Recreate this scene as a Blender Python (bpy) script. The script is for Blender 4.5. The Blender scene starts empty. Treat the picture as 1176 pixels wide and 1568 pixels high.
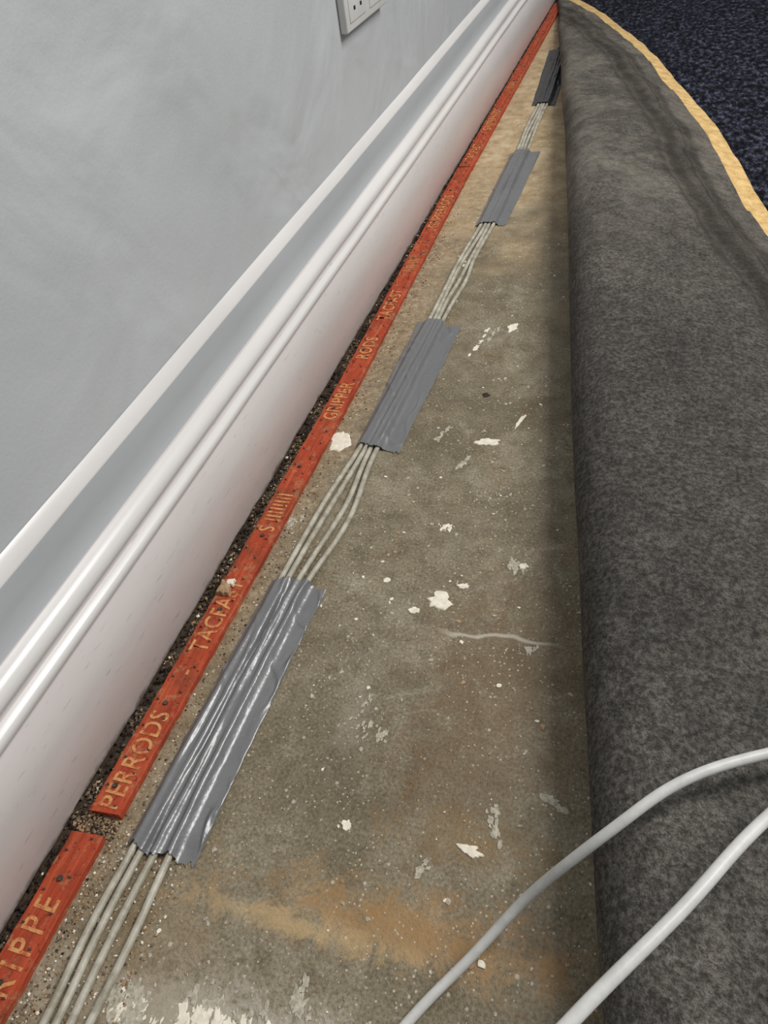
import bpy, bmesh, math, random
from mathutils import Vector, Matrix, noise
random.seed(7)
COL=bpy.context.scene.collection

# ---------------------------------------------------------------- helpers
def link(o,parent=None):
    COL.objects.link(o)
    if parent: o.parent=parent
    return o
def mesh_obj(name,verts,faces,mats,fmats=None,smooth=False,parent=None,uvs=None):
    me=bpy.data.meshes.new(name); me.from_pydata(verts,[],faces)
    for m in mats: me.materials.append(m)
    if fmats:
        for p,i in zip(me.polygons,fmats): p.material_index=i
    if uvs:
        ul=me.uv_layers.new(name="UVMap")
        for l in me.loops: ul.data[l.index].uv=uvs[l.vertex_index]
    if smooth:
        for p in me.polygons: p.use_smooth=True
    me.update()
    return link(bpy.data.objects.new(name,me),parent)
def empty(name):
    return link(bpy.data.objects.new(name,None))
def lerp_tab(tab,t):
    if t<=tab[0][0]: return tab[0][1]
    for (a,va),(b,vb) in zip(tab,tab[1:]):
        if t<=b: return va+(vb-va)*(t-a)/(b-a)
    return tab[-1][1]
def srgb(r,g,b):
    f=lambda c:(c/255/12.92) if c/255<=0.04045 else ((c/255+0.055)/1.055)**2.4
    return (f(r),f(g),f(b),1)

class M:
    def __init__(s,name,rough=0.6,spec=0.5,metal=0.0):
        s.m=bpy.data.materials.new(name); s.m.use_nodes=True
        s.t=s.m.node_tree; s.b=s.t.nodes['Principled BSDF']
        s.b.inputs['Roughness'].default_value=rough
        s.b.inputs['Specular IOR Level'].default_value=spec
        s.b.inputs['Metallic'].default_value=metal
        s.tc=s.t.nodes.new('ShaderNodeTexCoord'); s.co=s.tc.outputs['Object']
    def N(s,t,**k):
        n=s.t.nodes.new(t)
        for a,b in k.items(): setattr(n,a,b)
        return n
    def L(s,a,b): s.t.links.new(a,b)
    def noise(s,scale,detail=4,rough=0.6,co=None,dist=0.0):
        n=s.N('ShaderNodeTexNoise'); n.inputs['Scale'].default_value=scale
        n.inputs['Detail'].default_value=detail; n.inputs['Roughness'].default_value=rough
        n.inputs['Distortion'].default_value=dist
        s.L(co or s.co,n.inputs['Vector']); return n.outputs['Fac']
    def ramp(s,fac,stops,interp='LINEAR'):
        r=s.N('ShaderNodeValToRGB'); cr=r.color_ramp; cr.interpolation=interp
        while len(cr.elements)<len(stops): cr.elements.new(0.5)
        for e,(p,c) in zip(cr.elements,stops):
            e.position=p; e.color=c if len(c)==4 else (*c,1)
        s.L(fac,r.inputs['Fac']); return r.outputs['Color']
    def mix(s,fac,a,b,mode='MIX'):
        n=s.N('ShaderNodeMix',data_type='RGBA',blend_type=mode)
        for v,i in ((fac,0),(a,6),(b,7)):
            if isinstance(v,bpy.types.NodeSocket): s.L(v,n.inputs[i])
            else: n.inputs[i].default_value=v
        return n.outputs[2]
    def math(s,op,a,b=0.0,clamp=False):
        n=s.N('ShaderNodeMath',operation=op,use_clamp=clamp)
        for v,i in ((a,0),(b,1)):
            if isinstance(v,bpy.types.NodeSocket): s.L(v,n.inputs[i])
            else: n.inputs[i].default_value=v
        return n.outputs[0]
    def maprange(s,v,a,b,c=0.0,d=1.0):
        n=s.N('ShaderNodeMapRange',interpolation_type='SMOOTHSTEP')
        s.L(v,n.inputs[0])
        for i,x in enumerate((a,b,c,d)): n.inputs[1+i].default_value=x
        return n.outputs[0]
    def col(s,c):
        if isinstance(c,bpy.types.NodeSocket): s.L(c,s.b.inputs['Base Color'])
        else: s.b.inputs['Base Color'].default_value=c
        return s
    def bump(s,h,strength=0.3,dist=0.001):
        n=s.N('ShaderNodeBump'); n.inputs['Strength'].default_value=strength
        n.inputs['Distance'].default_value=dist
        s.L(h,n.inputs['Height']); s.L(n.outputs[0],s.b.inputs['Normal']); return s
    def scaled(s,sc):
        n=s.N('ShaderNodeMapping'); n.inputs['Scale'].default_value=sc
        s.L(s.co,n.inputs['Vector']); return n.outputs[0]

BW=lambda v:(v,v,v,1)
# ---------------------------------------------------------------- materials
def mat_wall():
    m=M('wall_paint',0.36,0.45)
    n=m.noise(3.0,3)
    m.col(m.ramp(n,[(0.3,srgb(178,182,184)),(0.7,srgb(189,192,194))]))
    a=m.noise(7,3,0.45,None,0.4); b=m.noise(260,2)
    m.bump(m.math('ADD',a,m.math('MULTIPLY',b,0.02)),0.9,0.012); return m.m
def mat_skirt(name,c1,c2,rough=0.3,bd=0.0015,foot_dirt_bounce=True):
    m=M(name,rough,0.45)
    co=m.scaled((1,0.25,1))
    n=m.noise(14,5,0.65,co)
    base=m.ramp(n,[(0.3,c1),(0.7,c2)])
    if foot_dirt_bounce:
        foot=m.N('ShaderNodeSeparateXYZ'); m.L(m.co,foot.inputs[0])
        zz=m.math('ADD',foot.outputs['Z'],m.math('MULTIPLY',m.math('SUBTRACT',m.noise(50,5,0.7),0.5),0.016))
        base=m.mix(m.maprange(zz,0.004,0.06,0.25,0),base,srgb(200,178,168))  # pinkish reflection towards the foot, painted into the base colour
        base=m.mix(m.maprange(zz,0.004,0.010,0.85,0),base,srgb(110,92,76))
        sc=m.noise(420,2,0.5,m.scaled((1,0.12,1)))
        base=m.mix(m.maprange(sc,0.66,0.74,0,0.4),base,srgb(146,138,132))
        base=m.mix(m.maprange(m.noise(60,6,0.8),0.60,0.72,0,0.25),base,srgb(162,152,146))
    m.col(base)
    m.bump(m.math('ADD',m.noise(30,3,0.5,m.scaled((1,0.15,1))),m.math('MULTIPLY',m.noise(300,2,0.5,co),0.1)),0.35,bd)
    return m.m
def mat_floor():
    m=M('bare_concrete',0.52,0.38)
    n1=m.noise(7,6,0.65,None,0.3); n2=m.noise(48,6,0.75); n3=m.noise(420,3,0.7)
    base=m.ramp(n1,[(0.30,srgb(92,83,64)),(0.5,srgb(124,114,93)),(0.70,srgb(148,139,119))])
    base=m.mix(m.maprange(n2,0.42,0.68,0,0.65),base,srgb(92,81,61))
    base=m.mix(m.maprange(m.noise(22,8,0.8,None,0.8),0.53,0.66,0,0.5),base,srgb(160,153,135))
    base=m.mix(m.maprange(m.noise(15,6,0.7,None,0.5),0.56,0.70,0,0.5),base,srgb(108,84,54))
    grit=m.ramp(n3,[(0.33,BW(0.45)),(0.5,BW(1.0)),(0.66,BW(1.5))])
    base=m.mix(0.7,base,grit,'MULTIPLY')
    xyz=m.N('ShaderNodeSeparateXYZ'); m.L(m.co,xyz.inputs[0]); x=xyz.outputs['X']; y=xyz.outputs['Y']
    wob=m.math('MULTIPLY',m.math('SUBTRACT',m.noise(12,5,0.7),0.5),0.16)
    lim=m.math('ADD',m.math('ADD',x,wob),m.math('MULTIPLY',y,-0.06))
    sand=m.maprange(lim,-0.36,-0.27,0.7,0.0)
    base=m.mix(sand,base,m.ramp(m.noise(110,5,0.75),[(0.35,srgb(126,102,76)),(0.5,srgb(156,134,106)),(0.65,srgb(194,176,148))]))
    far=m.maprange(m.math('ADD',y,m.math('MULTIPLY',m.math('SUBTRACT',m.noise(8,4),0.5),1.2)),0.85,1.45,0,0.72)
    base=m.mix(far,base,m.ramp(m.noise(26,7,0.75),[(0.32,srgb(138,112,78)),(0.5,srgb(188,164,126)),(0.66,srgb(218,200,164))]))
    def stain(cx,cy,rx,ry,c,amt,base,k=7.0):
        dx=m.math('DIVIDE',m.math('SUBTRACT',x,cx),rx); dy=m.math('DIVIDE',m.math('SUBTRACT',y,cy),ry)
        d=m.math('SQRT',m.math('ADD',m.math('MULTIPLY',dx,dx),m.math('MULTIPLY',dy,dy)))
        d=m.math('ADD',d,m.math('MULTIPLY',m.math('SUBTRACT',m.noise(44,8,0.85,None,0.6),0.5),k))
        return m.mix(m.maprange(d,0.0,1.8,amt,0),base,c)
    base=stain(-0.085,0.132,0.080,0.017,srgb(160,124,78),0.75,base)
    base=stain(-0.165,0.115,0.065,0.006,srgb(180,154,112),0.75,base)
    base=stain(-0.07,0.30,0.055,0.10,srgb(104,80,52),0.5,base)
    base=stain(-0.06,0.19,0.05,0.012,srgb(132,106,68),0.45,base)
    base=stain(-0.17,0.05,0.10,0.02,srgb(184,178,164),0.75,base)
    base=stain(-0.17,0.27,0.012,0.04,srgb(166,160,146),0.3,base)
    base=stain(-0.25,0.07,0.04,0.06,srgb(140,116,84),0.4,base)
    # pale hairline scrape
    arc=m.math('ABSOLUTE',m.math('ADD',m.math('SUBTRACT',y,0.352),m.math('MULTIPLY',m.math('SUBTRACT',m.noise(9,3),0.5),0.06)))
    win=m.math('MULTIPLY',m.maprange(x,-0.13,-0.11),m.maprange(x,-0.05,-0.02,1,0))
    base=m.mix(m.math('MULTIPLY',m.maprange(arc,0.0005,0.003,0.7,0),win),base,srgb(186,180,164))
    v=m.N('ShaderNodeTexVoronoi',feature='F1'); v.inputs['Scale'].default_value=75
    m.L(m.co,v.inputs['Vector'])
    sp=m.maprange(m.math('ADD',v.outputs['Distance'],m.math('MULTIPLY',m.noise(18,3),0.25)),0.15,0.24,0.65,0)
    base=m.mix(sp,base,srgb(200,193,174))
    v2=m.N('ShaderNodeTexVoronoi',feature='F1'); v2.inputs['Scale'].default_value=230
    m.L(m.co,v2.inputs['Vector'])
    sp=m.maprange(m.math('ADD',v2.outputs['Distance'],m.math('MULTIPLY',m.noise(14,3),0.4)),0.27,0.38,0.65,0)
    base=m.mix(sp,base,srgb(200,193,172))
    base=m.mix(m.maprange(x,-0.334,-0.329,0.9,0),base,srgb(54,43,34))
    m.col(base)
    m.bump(m.math('ADD',n3,m.math('MULTIPLY',n2,1.5)),0.45,0.0014)
    return m.m
def mat_backing():
    m=M('carpet_backing_felt',0.95,0.1)
    uv=m.tc.outputs['UV']
    s=m.N('ShaderNodeSeparateXYZ'); m.L(uv,s.inputs[0]); d=s.outputs['X']; y=s.outputs['Y']
    n1=m.noise(6,5,0.6); n2=m.noise(260,5,0.8); n3=m.noise(700,2,0.7); n4=m.noise(70,6,0.75)
    base=m.ramp(n1,[(0.3,srgb(82,79,75)),(0.55,srgb(96,93,88)),(0.72,srgb(110,106,100))])
    base=m.mix(0.6,base,m.ramp(n4,[(0.36,BW(0.6)),(0.5,BW(1.0)),(0.64,BW(1.4))]),'MULTIPLY')
    base=m.mix(0.85,base,m.ramp(n2,[(0.40,BW(0.45)),(0.5,BW(0.95)),(0.60,BW(1.65))]),'MULTIPLY')
    base=m.mix(0.4,base,m.ramp(n3,[(0.35,BW(0.6)),(0.6,BW(1.3))]),'MULTIPLY')
    w=m.math('MULTIPLY',m.math('SUBTRACT',m.noise(6,4),0.5),0.06)
    dd=m.math('ADD',d,w)
    k=m.math('MULTIPLY',m.maprange(m.noise(11,6,0.72),0.42,0.60,0.1,0.65),m.maprange(m.math('ADD',y,m.math('MULTIPLY',m.noise(9,5),0.5)),1.0,1.45))
    base=m.mix(k,base,m.ramp(n4,[(0.35,srgb(116,110,100)),(0.65,srgb(158,152,140))]))
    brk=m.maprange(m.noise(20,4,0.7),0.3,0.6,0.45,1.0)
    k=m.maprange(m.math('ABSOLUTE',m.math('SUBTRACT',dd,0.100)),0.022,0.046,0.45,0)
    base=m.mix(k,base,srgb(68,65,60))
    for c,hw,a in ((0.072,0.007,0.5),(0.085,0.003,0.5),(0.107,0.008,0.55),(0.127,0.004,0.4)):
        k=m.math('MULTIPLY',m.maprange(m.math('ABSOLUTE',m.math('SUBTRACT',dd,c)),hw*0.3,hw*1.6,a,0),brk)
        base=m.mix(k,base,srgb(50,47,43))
    m.col(base); m.bump(m.math('ADD',m.math('ADD',n2,n4),m.math('MULTIPLY',n3,0.4)),1.0,0.0035); return m.m
def mat_pile():
    m=M('navy_carpet_pile',0.95,0.1)
    n=m.noise(110,4,0.75,m.scaled((1,.5,1))); n2=m.noise(420,2,0.6)
    c=m.ramp(n,[(0.42,srgb(10,11,15)),(0.52,srgb(34,36,46)),(0.66,srgb(84,87,104))])
    c=m.mix(0.5,c,m.ramp(n2,[(0.35,BW(0.4)),(0.6,BW(1.3))]),'MULTIPLY')
    m.col(c); m.bump(n,1.0,0.006); return m.m
def mat_binding():
    m=M('hessian_edge_binding',0.85,0.2)
    w=m.noise(600,2,0.5); n=m.noise(60,4)
    c=m.ramp(n,[(0.3,srgb(184,148,92)),(0.65,srgb(222,190,132))])
    c=m.mix(0.4,c,m.ramp(w,[(0.4,BW(0.55)),(0.6,BW(1.2))]),'MULTIPLY')
    c=m.mix(m.maprange(m.noise(25,5,.7),.55,.7,0,.4),c,srgb(150,112,62))
    m.col(c); m.bump(w,0.6,0.001); return m.m
def mat_tape(name,c,rough):
    m=M(name,rough,0.65,0.15)
    n=m.noise(40,4,0.6,m.scaled((1,0.3,1)))
    c=m.ramp(n,[(0.3,c),(0.7,tuple(min(1,v*1.15) for v in c[:3])+(1,))])
    c=m.mix(m.maprange(m.noise(210,4,0.7),0.62,0.72,0,0.3),c,srgb(150,142,126))
    m.col(c)
    sc=m.noise(300,2,0.5,m.scaled((0.05,1,1)))
    m.bump(m.math('ADD',m.noise(45,4,0.6,m.scaled((1,0.5,1))),m.math('MULTIPLY',sc,0.15)),0.55,0.0025)
    return m.m
def mat_cable(name,a,b,rough=0.4):
    m=M(name,rough,0.4); m.col(m.ramp(m.noise(70,4,0.7),[(0.35,a),(0.65,b)])); return m.m
def mat_strip():
    m=M('red_gripper_wood',0.75,0.2)
    co=m.scaled((1,0.08,1))
    n=m.noise(180,5,0.7,co); n2=m.noise(30,6,0.75); n4=m.noise(110,5,0.75)
    c=m.ramp(n,[(0.3,srgb(132,50,32)),(0.55,srgb(172,72,46)),(0.75,srgb(188,98,66))])
    c=m.mix(m.maprange(n2,0.46,0.68,0,0.65),c,srgb(116,66,46))
    c=m.mix(m.maprange(n4,0.52,0.66,0,0.6),c,srgb(168,126,92))
    c=m.mix(m.maprange(m.noise(260,3,0.7),0.60,0.68,0,0.7),c,srgb(66,42,32))
    m.col(c); m.bump(n,0.6,0.0012); return m.m
def mat_letters():
    m=M('faded_cream_ink',0.7,0.2)
    m.col(m.ramp(m.noise(150,6,0.8),[(0.40,srgb(162,74,48)),(0.50,srgb(198,136,86)),(0.7,srgb(216,172,112))])); return m.m
def mat_simple(name,a,b,scale=200,rough=0.8,bd=0.0008):
    m=M(name,rough,0.3); n=m.noise(scale,4,0.7); m.col(m.ramp(n,[(0.35,a),(0.65,b)])); m.bump(n,0.5,bd); return m.m

WALL=mat_wall()
SK=mat_skirt('skirting_gloss_white',srgb(194,188,186),srgb(205,199,197),0.36)
SK_LIT=mat_skirt('skirting_lit_white',srgb(210,208,206),srgb(220,218,216),0.28,0.001,False)  # paler skirting white: light caught on bead and bevel painted into the colour
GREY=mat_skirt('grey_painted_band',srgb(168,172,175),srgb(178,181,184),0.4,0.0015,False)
FLOOR=mat_floor(); BACK=mat_backing(); PILE=mat_pile(); BIND=mat_binding()
TAPE=mat_tape('silver_duct_tape',srgb(110,111,113),0.33); TAPED=mat_tape('dark_duct_tape',srgb(52,53,56),0.4)
CAB=mat_cable('grey_pvc_sheath',srgb(144,138,122),srgb(188,184,170)); CABW=mat_cable('white_pvc_sheath',srgb(190,190,186),srgb(208,208,204))
STRIP=mat_strip(); INK=mat_letters()
PAINT=mat_simple('dried_white_paint',srgb(214,205,184),srgb(238,232,218))
GPAINT=mat_simple('dried_grey_paint',srgb(144,138,122),srgb(194,187,170),260)
SAND=mat_simple('mortar_crumbs',srgb(132,104,76),srgb(182,152,118)); DARKD=mat_simple('dark_grime',srgb(28,23,19),srgb(66,53,43))
GRIT=mat_simple('grey_grit',srgb(78,68,57),srgb(122,108,90))
PLAST=mat_simple('white_plastic',srgb(200,200,197),srgb(206,206,203),40,0.3,0.0001)
BLACK=mat_simple('dark_slot',srgb(18,18,18),srgb(26,26,26)); STEEL=mat_simple('nail_steel',srgb(50,45,42),srgb(90,82,74),300,0.4)

# ---------------------------------------------------------------- room shell
WX=-0.3575; FX=-0.3395
Y0,Y1=-0.7,3.6
def grid_plane(name,o,u,v,nu,nv,mat):
    o,u,v=Vector(o),Vector(u),Vector(v)
    vs=[tuple(o+u*(i/nu)+v*(j/nv)) for j in range(nv+1) for i in range(nu+1)]
    fs=[(j*(nu+1)+i,j*(nu+1)+i+1,(j+1)*(nu+1)+i+1,(j+1)*(nu+1)+i) for j in range(nv) for i in range(nu)]
    return mesh_obj(name,vs,fs,[mat])
floor=grid_plane('floor',(WX,Y0,0),(2.8,0,0),(0,Y1-Y0,0),4,6,FLOOR)
grid_plane('wall_left',(WX,Y0,0),(0,Y1-Y0,0),(0,0,2.4),6,4,WALL)
grid_plane('wall_far',(WX,Y1,0),(2.8,0,0),(0,0,2.4),4,4,WALL)

prof=[(-0.017,0.004,0),(-0.001,0.004,0),(0,0.006,0),(0,0.060,0),(0,0.1000,0),(-0.0022,0.1012,0),(-0.0022,0.1026,1),(0.0010,0.1042,1),(0.0028,0.1075,1),(0.0030,0.1110,1),(0.0016,0.1140,1),(-0.0028,0.1152,0),
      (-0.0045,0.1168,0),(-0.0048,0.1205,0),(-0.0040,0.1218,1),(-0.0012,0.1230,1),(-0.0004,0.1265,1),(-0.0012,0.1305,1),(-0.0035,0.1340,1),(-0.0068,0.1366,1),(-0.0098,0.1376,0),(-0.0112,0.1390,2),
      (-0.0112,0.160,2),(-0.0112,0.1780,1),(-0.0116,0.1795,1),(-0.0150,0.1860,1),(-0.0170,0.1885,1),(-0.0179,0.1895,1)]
ny=300; vs=[];fs=[];fm=[]
for j in range(ny+1):
    y=Y0+(Y1-Y0)*j/ny
    for i,(d,z,_) in enumerate(prof):
        dx=0.0009*noise.noise(Vector((y*3.1,z*9,1.3)))
        dz=(0.003*noise.noise(Vector((y*11,0,5)))+0.0025*noise.noise(Vector((y*45,0,5)))) if i<3 else 0.0006*noise.noise(Vector((y*9,z*50,3)))
        vs.append((FX+d+dx,y,max(0.0008,z+dz)))
K=len(prof)
for j in range(ny):
    for i in range(K-1):
        a=j*K+i; fs.append((a,a+1,a+K+1,a+K)); fm.append(prof[i][2])
sk=mesh_obj('baseboard_left',vs,fs,[SK,SK_LIT,GREY],fm,True)

# ---------------------------------------------------------------- gripper strip
grip=empty('carpet_gripper_rod')
def wood_strip(name,ya,yb,xoff):
    n=max(2,int((yb-ya)/0.006)); vs=[];fs=[]
    sec=[(-0.0125,0.0002),(-0.0125,0.0056),(-0.0118,0.0063),(0.0118,0.0063),(0.0125,0.0056),(0.0125,0.0002)]
    for j in range(n+1):
        y=ya+(yb-ya)*j/n
        for dx,z in sec: 
            r=0.0010*noise.noise(Vector((y*70,dx*90,z*30)))
            vs.append((xoff(y)+dx+r,y+0.003*noise.noise(Vector((dx*300,ya,2)))*(j in(0,n)),z))
    for j in range(n):
        for i in range(5): a=j*6+i; fs.append((a,a+1,a+7,a+6))
    fs.append(tuple(range(6))); fs.append(tuple(n*6+i for i in range(5,-1,-1)))
    return mesh_obj(name,vs,fs,[STRIP],None,False,grip)
CXT=[(-.4,-.3195),(.13,-.320),(.145,-.3165),(.4,-.3145),(.65,-.3145),(.9,-.3185),(1.3,-.3235),(2.5,-.3245)]
cx=lambda y:lerp_tab(CXT,y)
wood_strip('wood_strip_near',-0.4,0.130,cx)
wood_strip('wood_strip_middle',0.145,1.32,cx)
wood_strip('wood_strip_far',1.325,2.5,cx)
def lettering(name,body,y,size,sp):
    cu=bpy.data.curves.new(name,'FONT'); cu.body=body; cu.size=size; cu.space_character=sp; cu.resolution_u=3; cu.offset=0.0003
    o=bpy.data.objects.new(name,cu); COL.objects.link(o)
    dg=bpy.context.evaluated_depsgraph_get(); me=bpy.data.meshes.new_from_object(o.evaluated_get(dg)); bpy.data.objects.remove(o)
    me.materials.clear(); me.materials.append(INK)
    for v in me.vertices:
        Y=y+v.co.x*0.80; v.co=Vector((cx(Y)+0.0080-v.co.y,Y,0.0067))
    o=bpy.data.objects.new(name,me); link(o,grip); return me
lettering('lettering_near','GRIPPE',0.010,0.0235,1.38)
for k,(t,yy) in enumerate([('PERRODS',.148),('-',.262),('TACFAST',.285),('S IIIIIIII',.425),('GRIPPER',.60),('RODS',.72),('TACFAST',.81),('IIIIIIII',.94),('GRIPPERRODS',1.08),('TACFAST',1.35),('GRIPPERRODS',1.5),('IIIIIIIII',1.75)]):
    lettering('lettering_%d'%k,t,yy,0.0225,1.06)
vs=[];fs=[]
def disc(px,py,r,z0,z1,n=8):
    b=len(vs)
    for z,s in ((z0,1),(z1,.8)):
        for k in range(n): vs.append((px+r*s*math.cos(2*math.pi*k/n),py+r*s*math.sin(2*math.pi*k/n),z))
    for k in range(n): q=(k+1)%n; fs.append((b+k,b+q,b+n+q,b+n+k))
    fs.append(tuple(b+n+k for k in range(n)))
y=-0.1
while y<2.4:
    for dx in (-0.0075,0.0065):
        px=cx(y)+dx+random.uniform(-.001,.001); py=y+random.uniform(-.003,.003)+(0.01 if dx>0 else 0); b=len(vs)
        for k in range(6): vs.append((px+0.0010*math.cos(k*1.047),py+0.0010*math.sin(k*1.047),0.006))
        vs.append((px-0.001,py,0.0098))
        for k in range(6): fs.append((b+k,b+(k+1)%6,b+6))
    y+=0.024
for y in (.035,.098,.165,.235,.33,.42,.52,.62,.74,.86,.98,1.1,1.22,1.34,1.48,1.62,1.8,2.0,2.2):
    disc(cx(y)+random.uniform(-.003,.003),y,.0023,.0058,.0078)
mesh_obj('gripper_pins',vs,fs,[STEEL],None,False,grip)

# ---------------------------------------------------------------- cable bundle and tape
LX=[(-.4,-.283),(.03,-.283),(.08,-.287),(.125,-.284),(.375,-.278),(.44,-.275),(.49,-.272),(.556,-.265),(.827,-.257),(.9,-.257),(.97,-.256),(1.09,-.249),(1.4,-.247),(1.5,-.25),(1.66,-.248),(2.0,-.262),(2.4,-.27)]
RX=[(-.4,-.256),(.03,-.256),(.08,-.255),(.125,-.257),(.375,-.254),(.41,-.247),(.45,-.240),(.49,-.2405),(.52,-.245),(.556,-.2465),(.827,-.239),(.87,-.238),(.92,-.233),(.99,-.2355),(1.09,-.230),(1.4,-.229),(1.5,-.232),(1.66,-.231),(2.0,-.243),(2.4,-.25)]
FT=[[(0,0)],[(0,.28),(.13,.26),(.37,.30),(.45,.22),(.55,.32),(.82,.33),(.93,.25),(1.1,.33)],[(0,.64),(.08,.58),(.37,.68),(.43,.60),(.50,.72),(.56,.66),(.82,.67),(.88,.58),(1.0,.70),(1.1,.66)],[(0,1)]]
def cabx(k,y):
    a=sum(lerp_tab(LX,y+d) for d in(-.02,-.01,0,.01,.02))/5; b=sum(lerp_tab(RX,y+d) for d in(-.02,-.01,0,.01,.02))/5
    f=sum(lerp_tab(FT[k],y+d) for d in(-.02,0,.02))/3
    return a+(b-a)*f+0.0006*math.sin(y*23+k*2)
CR=0.0026
def tube(name,pts,r,mat,parent=None,seg=12):
    vs=[];fs=[];n=len(pts); P=[Vector(p) for p in pts]; up=Vector((0,0,1)); pa=None
    for i in range(n):
        t=(P[min(i+1,n-1)]-P[max(i-1,0)]).normalized()
        a=(up-t*up.dot(t)).normalized() if pa is None else (pa-t*pa.dot(t)).normalized()
        pa=a; b=t.cross(a)
        for k in range(seg):
            an=2*math.pi*k/seg; vs.append(tuple(P[i]+(a*math.cos(an)+b*math.sin(an))*r))
    for i in range(n-1):
        for k in range(seg):
            q=(k+1)%seg; fs.append((i*seg+k,i*seg+q,(i+1)*seg+q,(i+1)*seg+k))
    fs.append(tuple(range(seg-1,-1,-1))); fs.append(tuple((n-1)*seg+k for k in range(seg)))
    return mesh_obj(name,vs,fs,[mat],None,True,parent)
bundle=empty('taped_data_cables')
for k in range(4):
    pts=[]
    y=-0.4
    while y<2.35:
        pts.append((cabx(k,y),y,CR+0.0003)); y+=0.01
    tube('cable_%d'%(k+1),pts,CR,CAB,bundle)
def tape(name,ya,yb,xa,xb,mat,seed,skew=0.0,notch=None):
    nx=90;n=max(20,int((yb-ya)/0.0025)); vs=[];fs=[]
    H0=2*CR+0.0011
    for j in range(n+1):
        t=j/n
        for i in range(nx+1):
            s=i/nx
            e=0.0050*noise.noise(Vector((s*4,seed,t*2)))+0.0036*noise.noise(Vector((s*20,seed,t*2)))
            if notch and t>0.5: e-=0.010*math.exp(-((s-notch)/0.07)**2)
            fade=max(0,1-min(j,n-j)/6)
            y=ya+(yb-ya)*t+skew*(s-0.5)+e*fade
            xl=xa[0]+(xa[1]-xa[0])*t; xr=xb[0]+(xb[1]-xb[0])*t
            x=xl+(xr-xl)*s+0.0014*noise.noise(Vector((y*12,(s>.5)*5,seed)))
            cs=[cabx(k,y) for k in range(4)]
            h=0.0
            for c in cs:
                d=abs(x-c)
                if d<CR: h=max(h,CR+math.sqrt(max(0,CR*CR-d*d))+0.0011)
            for q,(c1,c2) in enumerate(zip(cs,cs[1:])):
                if c1<=x<=c2:
                    w=c2-c1; u=(x-c1)/w
                    dip=min(0.85,0.04+0.75*max(0,(w-0.0060)/0.006))*(0.75+0.9*noise.noise(Vector((y*14,q*5,seed))))
                    if q==1 : dip=min(.9,dip*1.6+.15)
                    h=max(h,H0*(1-max(0,dip)*math.sin(math.pi*u)**1.5))
            if x<cs[0]: h=max(h,H0*math.exp(-((cs[0]-x)/0.0044)**2))
            if x>cs[3]: h=max(h,H0*math.exp(-((x-cs[3])/0.0044)**2))
            wr=0.0007*noise.noise(Vector((x*120,y*22,seed)))+0.0008*noise.noise(Vector((x*60,y*70,seed)))
            cr=0.0024*max(0,0.13-abs(noise.noise(Vector((x*46+y*12,y*24,seed+3)))))/0.13
            cr*=max(0,min(1,2.2*noise.noise(Vector((x*24,y*12,seed+8)))+.45))
            z=0.0010+max(h,0)+max(-0.0002,wr)+cr*(0.9 if h<0.001 else 0.5)
            if i in(0,nx): z=0.0006+max(0,0.0016*noise.noise(Vector((s*9,y*35,seed+5))))
            vs.append((x,y,z))
    for j in range(n):
        for i in range(nx): a=j*(nx+1)+i; fs.append((a,a+1,a+nx+2,a+nx+1))
    return mesh_obj(name,vs,fs,[mat],None,True)
tape('duct_tape_strip',0.130,0.375,(-.291,-.286),(-.238,-.234),TAPE,1.0,0.0)
tape('duct_tape_strip',0.565,0.818,(-.270,-.272),(-.222,-.213),TAPE,4.0,-0.004,0.72)
tape('duct_tape_strip',1.102,1.400,(-.258,-.257),(-.212,-.205),TAPE,9.0,0.006)
tape('duct_tape_strip',1.65,2.05,(-.262,-.285),(-.216,-.230),TAPED,12.0,0.0)

# ---------------------------------------------------------------- folded back carpet
T=0.0065
def foldx(y): return lerp_tab([(-.7,.135),(.1,.028),(.33,-.012),(.64,-.058),(.92,-.096),(1.39,-.164),(1.77,-.221),(2.22,-.289),(2.53,-.333)],y)
EDGE=[(-.7,.62),(0,.46),(.5,.315),(.8,.235),(1.068,.145),(1.414,.082),(1.65,.020),(1.87,-.045),(2.10,-.118),(2.30,-.194),(2.45,-.262),(2.52,-.295)]
def edgex(y): return sum(lerp_tab(EDGE,y+d) for d in(-.08,-.04,0,.04,.08))/5+0.003*noise.noise(Vector((y*14,3,3)))
def section(y):
    R=0.041*min(1,max(0.25,(2.62-y)/1.3))
    R*=1+0.10*noise.noise(Vector((y*2.3,8,0)))
    x0=foldx(y)+0.003*noise.noise(Vector((y*4,1,7))); cxx=x0+R; zc=R+0.001
    pts=[]
    far=2.3
    for i in range(14): pts.append((far+(cxx-far)*(i/14)**0.6 if i else far,0.0008))
    for i in range(22):
        a=-math.pi/2-math.pi*i/21*0.93
        pts.append((cxx+R*math.cos(a),zc+R*math.sin(a)))
    xe=max(edgex(y),cxx+0.02); x1,z1=pts[-1]; ze=0.0175+0.012*min(1,R/0.04)
    n=60; L=xe-x1
    for i in range(1,n+1):
        t=i/n; s=t*t*(3-2*t)
        hump=0.010*math.sin(math.pi*t)*min(1,L/0.2)
        z=z1+(ze-z1)*(0.35*t+0.65*s)+hump
        x=x1+L*t; dE=L*(1-t)
        z+=(0.007*noise.noise(Vector((x*6,y*5,2)))+0.003*noise.noise(Vector((x*16,y*12,9))))*min(1,t*6)
        for c,w,h in ((0.085,0.008,0.003),(0.112,0.007,-0.003)): z+=h*math.exp(-((dE-c)/w)**2)*min(1,L/0.2)
        pts.append((x,z))
    return pts,xe
NY=200; ys=[-0.7+(2.53+0.7)*j/NY for j in range(NY+1)]
vs=[];uv=[];fs=[];fm=[];NP=None
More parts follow.
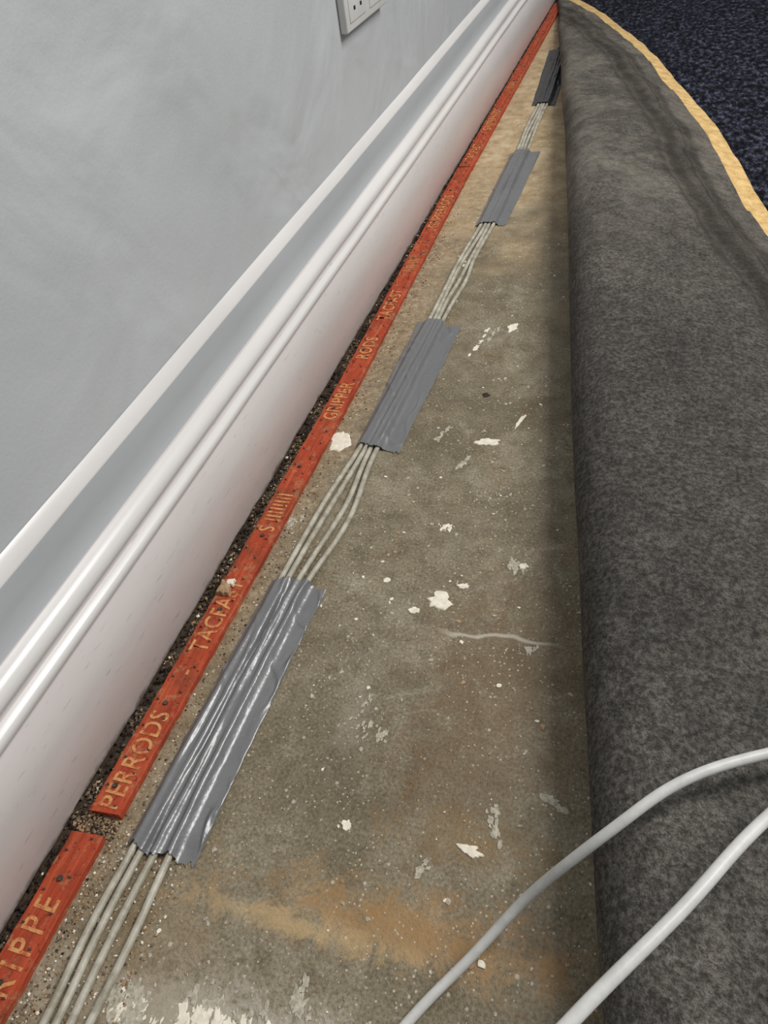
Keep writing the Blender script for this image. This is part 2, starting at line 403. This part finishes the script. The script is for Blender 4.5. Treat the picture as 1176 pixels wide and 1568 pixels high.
for y in ys:
    pts,xe=section(y); NP=len(pts)
    arc=[0]*NP
    for i in range(NP-2,-1,-1): arc[i]=arc[i+1]+math.dist(pts[i],pts[i+1])
    nr=[]
    for i in range(NP):
        a=pts[max(0,i-1)]; b=pts[min(NP-1,i+1)]; tx,tz=b[0]-a[0],b[1]-a[1]; l=math.hypot(tx,tz) or 1
        nr.append((tz/l,-tx/l))
    for (x,z),d in zip(pts,arc):
        h=0.0008*noise.noise(Vector((x*120,y*120,z*120)))
        vs.append((x,y,z+h)); uv.append((d,y))
    for i,((x,z),(nx_,nz_)) in enumerate(zip(pts,nr)):
        vs.append((x+nx_*T,y,z+nz_*T)); uv.append((arc[i],y))
S=2*NP
for j in range(NY):
    for i in range(NP-1):
        a=j*S+i; d=uv[a][0]
        fs.append((a,a+1,a+S+1,a+S)); fm.append(2 if d<0.032 else 0)
        b=a+NP; fs.append((b+S,b+S+1,b+1,b)); fm.append(1)
    a=j*S+NP-1; fs.append((a,a+NP,a+NP+S,a+S)); fm.append(2)
for j,fl in ((0,0),(NY,1)):
    for i in range(NP-1):
        a=j*S+i; q=(a,a+NP,a+NP+1,a+1); fs.append(q if fl==0 else q[::-1]); fm.append(0)
carpet=mesh_obj('folded_back_carpet',vs,fs,[BACK,PILE,BIND],fm,True,None,uv)
bm=bmesh.new(); bm.from_mesh(carpet.data); bmesh.ops.recalc_face_normals(bm,faces=bm.faces); bm.to_mesh(carpet.data); bm.free()
grid_plane('laid_carpet',(-0.336,2.531,0.0075),(2.64,0,0),(0,1.06,0),4,4,PILE)

# ---------------------------------------------------------------- loose white cables
def smooth_pts(P,n=16):
    out=[];P=[Vector(p) for p in P]
    for i in range(len(P)-1):
        p0=P[max(0,i-1)];p1=P[i];p2=P[i+1];p3=P[min(len(P)-1,i+2)]
        for k in range(n):
            t=k/n; out.append(0.5*((2*p1)+(p2-p0)*t+(2*p0-5*p1+4*p2-p3)*t*t+(3*p1-p0-3*p2+p3)*t**3))
    out.append(P[-1])
    for _ in range(30):
        out=[out[0]]+[(out[i-1]+out[i]*2+out[i+1])/4 for i in range(1,len(out)-1)]+[out[-1]]
    return out
tube('loose_white_cable',smooth_pts([(-.16,-.14,.0036),(-.104,.022,.0036),(-.076,.083,.0042),(-.048,.122,.012),(-.023,.153,.035),(-.001,.167,.07),(.022,.184,.094),(.050,.211,.102),(.094,.239,.101),(.20,.29,.094),(.32,.33,.080)]),0.0030,CABW,None,16)
tube('loose_white_cable',smooth_pts([(-.18,-.25,.0036),(-.11,-.13,.03),(-.035,.01,.14),(.0066,.0725,.165),(.0466,.126,.162),(.081,.178,.15),(.15,.26,.12),(.25,.36,.088),(.34,.42,.075)]),0.0029,CABW,None,16)

# ---------------------------------------------------------------- paint splatter
vs=[];fs=[];fm=[]
def blob(x,y,rx,ry,ang,mi,z=0.0,h=0.0008,rag=0.35):
    n=26 if max(rx,ry)>0.003 else 8; b=len(vs); ph=random.random()*100; ca,sa=math.cos(ang),math.sin(ang)
    for ring,(s,hh) in enumerate(((1.0,0.0),(0.9,h),(0.5,h*1.2))):
        for k in range(n):
            a=2*math.pi*k/n; r=s*(1+rag*noise.noise(Vector((math.cos(a)*1.6+ph,math.sin(a)*1.6,ph)))*1.8+rag*0.8*noise.noise(Vector((math.cos(a)*5+ph,math.sin(a)*5,ph))))
            u=rx*r*math.cos(a); v=ry*r*math.sin(a)
            vs.append((x+u*ca-v*sa,y+u*sa+v*ca,z+0.0002+hh))
    for ring in (0,1):
        for k in range(n):
            q=(k+1)%n; a0=b+ring*n; fs.append((a0+k,a0+q,a0+n+q,a0+n+k)); fm.append(mi)
    fs.append(tuple(b+2*n+k for k in range(n))); fm.append(mi)
def smear(x,y,rx,ry,ang,mi,n,big=1.0):
    ca,sa=math.cos(ang),math.sin(ang)
    for k in range(n):
        u=random.gauss(0,.5)*rx; v=random.gauss(0,.5)*ry; r=random.choice([.0008,.0012,.002,.003])*big
        blob(x+u*ca-v*sa,y+u*sa+v*ca,r*.8,r*1.5,ang+random.uniform(-.3,.3),mi,0,.0002+random.random()*.0002,.6)
BL=[(-.292,.574,.011,.015,0,0),(-.149,.818,.006,.010,0,0),(-.135,.596,.012,.006,.1,0),(-.132,.383,.010,.0085,.7,0),(-.151,.368,.005,.0035,0,0),
(-.183,.395,.003,.003,0,0),(-.116,.402,.005,.003,.2,0),(-.147,.182,.0035,.0035,0,0),(-.063,.186,.008,.0035,-.1,0),
(-.108,.635,.002,.011,-.3,0),(-.068,.311,.002,.002,0,0),(-.070,.434,.004,.003,0,0),(-.042,.124,.003,.0025,0,0)]
for q in BL: blob(*q)
for q in [(-.243,.046,.014,.011,0,1,34,1.5),(-.243,.046,.010,.008,0,0,14,1.3),(-.182,.053,.024,.006,.1,0,26,1.7),(-.178,.060,.03,.012,.1,1,20),(-.139,.079,.006,.010,0,1,14),(-.120,.068,.014,.008,0,1,10),(-.225,.045,.008,.004,0,0,6),
 (-.090,.167,.004,.007,-.5,1,9),(-.148,.468,.009,.004,0,0,8),(-.142,.249,.006,.004,0,1,8),(-.050,.207,.005,.012,.3,1,14),(-.183,.780,.002,.034,-.18,0,26),(-.172,.80,.002,.02,-.3,1,14),
 (-.298,.447,.007,.012,.3,1,16),(-.080,.436,.010,.006,0,1,14),(-.049,.351,.004,.006,0,1,8),(-.165,.262,.004,.022,-.1,1,16,.7),(-.156,.25,.003,.016,.1,1,10,.7),(-.152,.56,.0016,.016,-.4,1,12),(-.186,.60,.0014,.012,-.4,1,10),
 (-.015,.231,.002,.009,1.1,1,7),(-.06,.345,.02,.006,.3,1,10,.6),(-.25,.99,.012,.02,0,0,10),(-.19,.30,.05,.05,0,1,18,.5),(-.1,.5,.06,.08,0,1,26,.5),(-.21,.45,.03,.05,0,1,14,.5),(-.12,.68,.05,.06,0,1,16,.6)]: smear(*q)
blob(-.153,.676,.004,.004,0,2,0,.0006)
blob(-.320,.352,.006,.009,0.3,3,0.0063,0.004); blob(-.317,.358,.004,.004,0.3,0,0.0083,0.003)
for k in range(1200):
    y=random.random()**1.3*1.7; x=random.uniform(-0.29,foldx(y)+0.03)
    r=random.choice([.0004,.0004,.0005,.0007,.0009,.0014]); blob(x,y,r*random.uniform(.7,1.5),r*random.uniform(.7,1.6),random.random()*3,random.choice([0,1,1,1,3]),0,.0003)
mesh_obj('paint_splatter',vs,fs,[PAINT,GPAINT,DARKD,SAND],fm,False,floor)

# ---------------------------------------------------------------- rubble along the wall
vs=[];fs=[];fm=[]
def chunk(x,y,z,s,mi):
    b=len(vs); 
    P=[(1,0,0),(-1,0,0),(0,1,0),(0,-1,0),(0,0,1),(0,0,-1)]
    rot=Matrix.Rotation(random.random()*6,3,Vector((random.random(),random.random(),random.random()+.1)).normalized())
    for p in P:
        v=rot@(Vector(p)*s*random.uniform(.6,1.3)); vs.append((x+v.x,y+v.y,max(0.0002,z+v.z*0.7)))
    for f in ((0,2,4),(2,1,4),(1,3,4),(3,0,4),(2,0,5),(1,2,5),(3,1,5),(0,3,5)): fs.append(tuple(b+q for q in f)); fm.append(mi)
for k in range(8000):
    y=random.uniform(-.1,2.4); x=random.gauss(-.334,.004)
    if x>cx(y)-.0135: continue
    x=max(x,-.350); s=random.choice([.0005,.0007,.0009,.0013,.0020]); 
    clump=noise.noise(Vector((y*30,x*60,0)))
    mi=(0 if clump<0.0 else random.choice([0,2,2,2,1])) if k%60 else 3
    chunk(x,y,s*.5+random.random()*.002,s,mi)
for k in range(1700):
    y=random.random()**2*1.2-.02; x=random.gauss(cx(y)+.0205,.007)
    if x<cx(y)+.0135: continue
    s=random.choice([.0004,.0006,.0008,.0012]); chunk(x,y,s*.4,s,random.choice([1,1,2,2,0,3]))
for k in range(1000):
    y=random.uniform(.0,.14); x=random.uniform(-.305,-.24); s=random.choice([.0004,.0006,.0009,.0013]); chunk(x,y,s*.4,s,random.choice([1,1,2,3]))
for k in range(250):
    chunk(random.uniform(-.333,-.303),random.uniform(.131,.144),.0015,random.uniform(.0006,.0016),random.choice([0,1,1,2]))
mesh_obj('mortar_debris',vs,fs,[DARKD,SAND,GRIT,PAINT],fm,False,floor)

# ---------------------------------------------------------------- wall socket
sock=empty('double_wall_socket')
def rbox(name,x0,x1,y0,y1,z0,z1,r,mat,seg=4):
    bm=bmesh.new(); bmesh.ops.create_cube(bm,size=1)
    for v in bm.verts: v.co=Vector((x0+(v.co.x+.5)*(x1-x0),y0+(v.co.y+.5)*(y1-y0),z0+(v.co.z+.5)*(z1-z0)))
    bmesh.ops.bevel(bm,geom=list(bm.edges),offset=r,segments=seg,profile=.5,affect='EDGES')
    me=bpy.data.meshes.new(name); bm.to_mesh(me); bm.free(); me.materials.append(mat)
    for p in me.polygons: p.use_smooth=True
    return link(bpy.data.objects.new(name,me),sock)
rbox('face_plate',WX+.0002,WX+.0095,.908,1.054,.305,.391,.002,PLAST)
for yy0 in (.918,.989):
    rbox('raised_panel',WX+.008,WX+.0105,yy0,yy0+.055,.313,.357,.001,PLAST)
    for dy in (.014,.036): rbox('pin_slot',WX+.0100,WX+.0108,yy0+dy,yy0+dy+.006,.323,.327,.0003,BLACK,1)
    rbox('earth_slot',WX+.0100,WX+.0108,yy0+.026,yy0+.030,.342,.350,.0003,BLACK,1)
    rbox('rocker_switch',WX+.008,WX+.0125,yy0+.020,yy0+.034,.363,.383,.001,PLAST)

# ---------------------------------------------------------------- light, world, camera
def area(name,loc,target,size,power,col):
    l=bpy.data.lights.new(name,'AREA'); l.shape='RECTANGLE'; l.size=size[0]; l.size_y=size[1]; l.energy=power; l.color=col
    o=link(bpy.data.objects.new(name,l)); o.location=loc; o.rotation_euler=(Vector(target)-Vector(loc)).to_track_quat('-Z','Y').to_euler(); return o
area('ceiling_light',(1.30,1.2,2.2),(0.0,0.8,0),(0.6,1.2),64,(1,.97,.93))
w=bpy.data.worlds.new('world'); bpy.context.scene.world=w; w.use_nodes=True
w.node_tree.nodes['Background'].inputs[0].default_value=(.95,.97,1,1); w.node_tree.nodes['Background'].inputs[1].default_value=0.42
bpy.context.scene.view_settings.view_transform='Standard'

cd=bpy.data.cameras.new('camera'); cam=link(bpy.data.objects.new('camera',cd))
r=Vector((0.9481,0.2939,-0.1209)).normalized(); b=Vector((0.2929,-0.6602,0.6916)); b=(b-r*b.dot(r)).normalized(); u=b.cross(r)
m=Matrix((r,u,b)).transposed().to_4x4(); m.translation=Vector((0,0,0.5)); cam.matrix_world=m
cd.sensor_fit='VERTICAL'; cd.sensor_height=36; cd.lens=1173/1600*36; cd.clip_start=0.01
bpy.context.scene.camera=cam
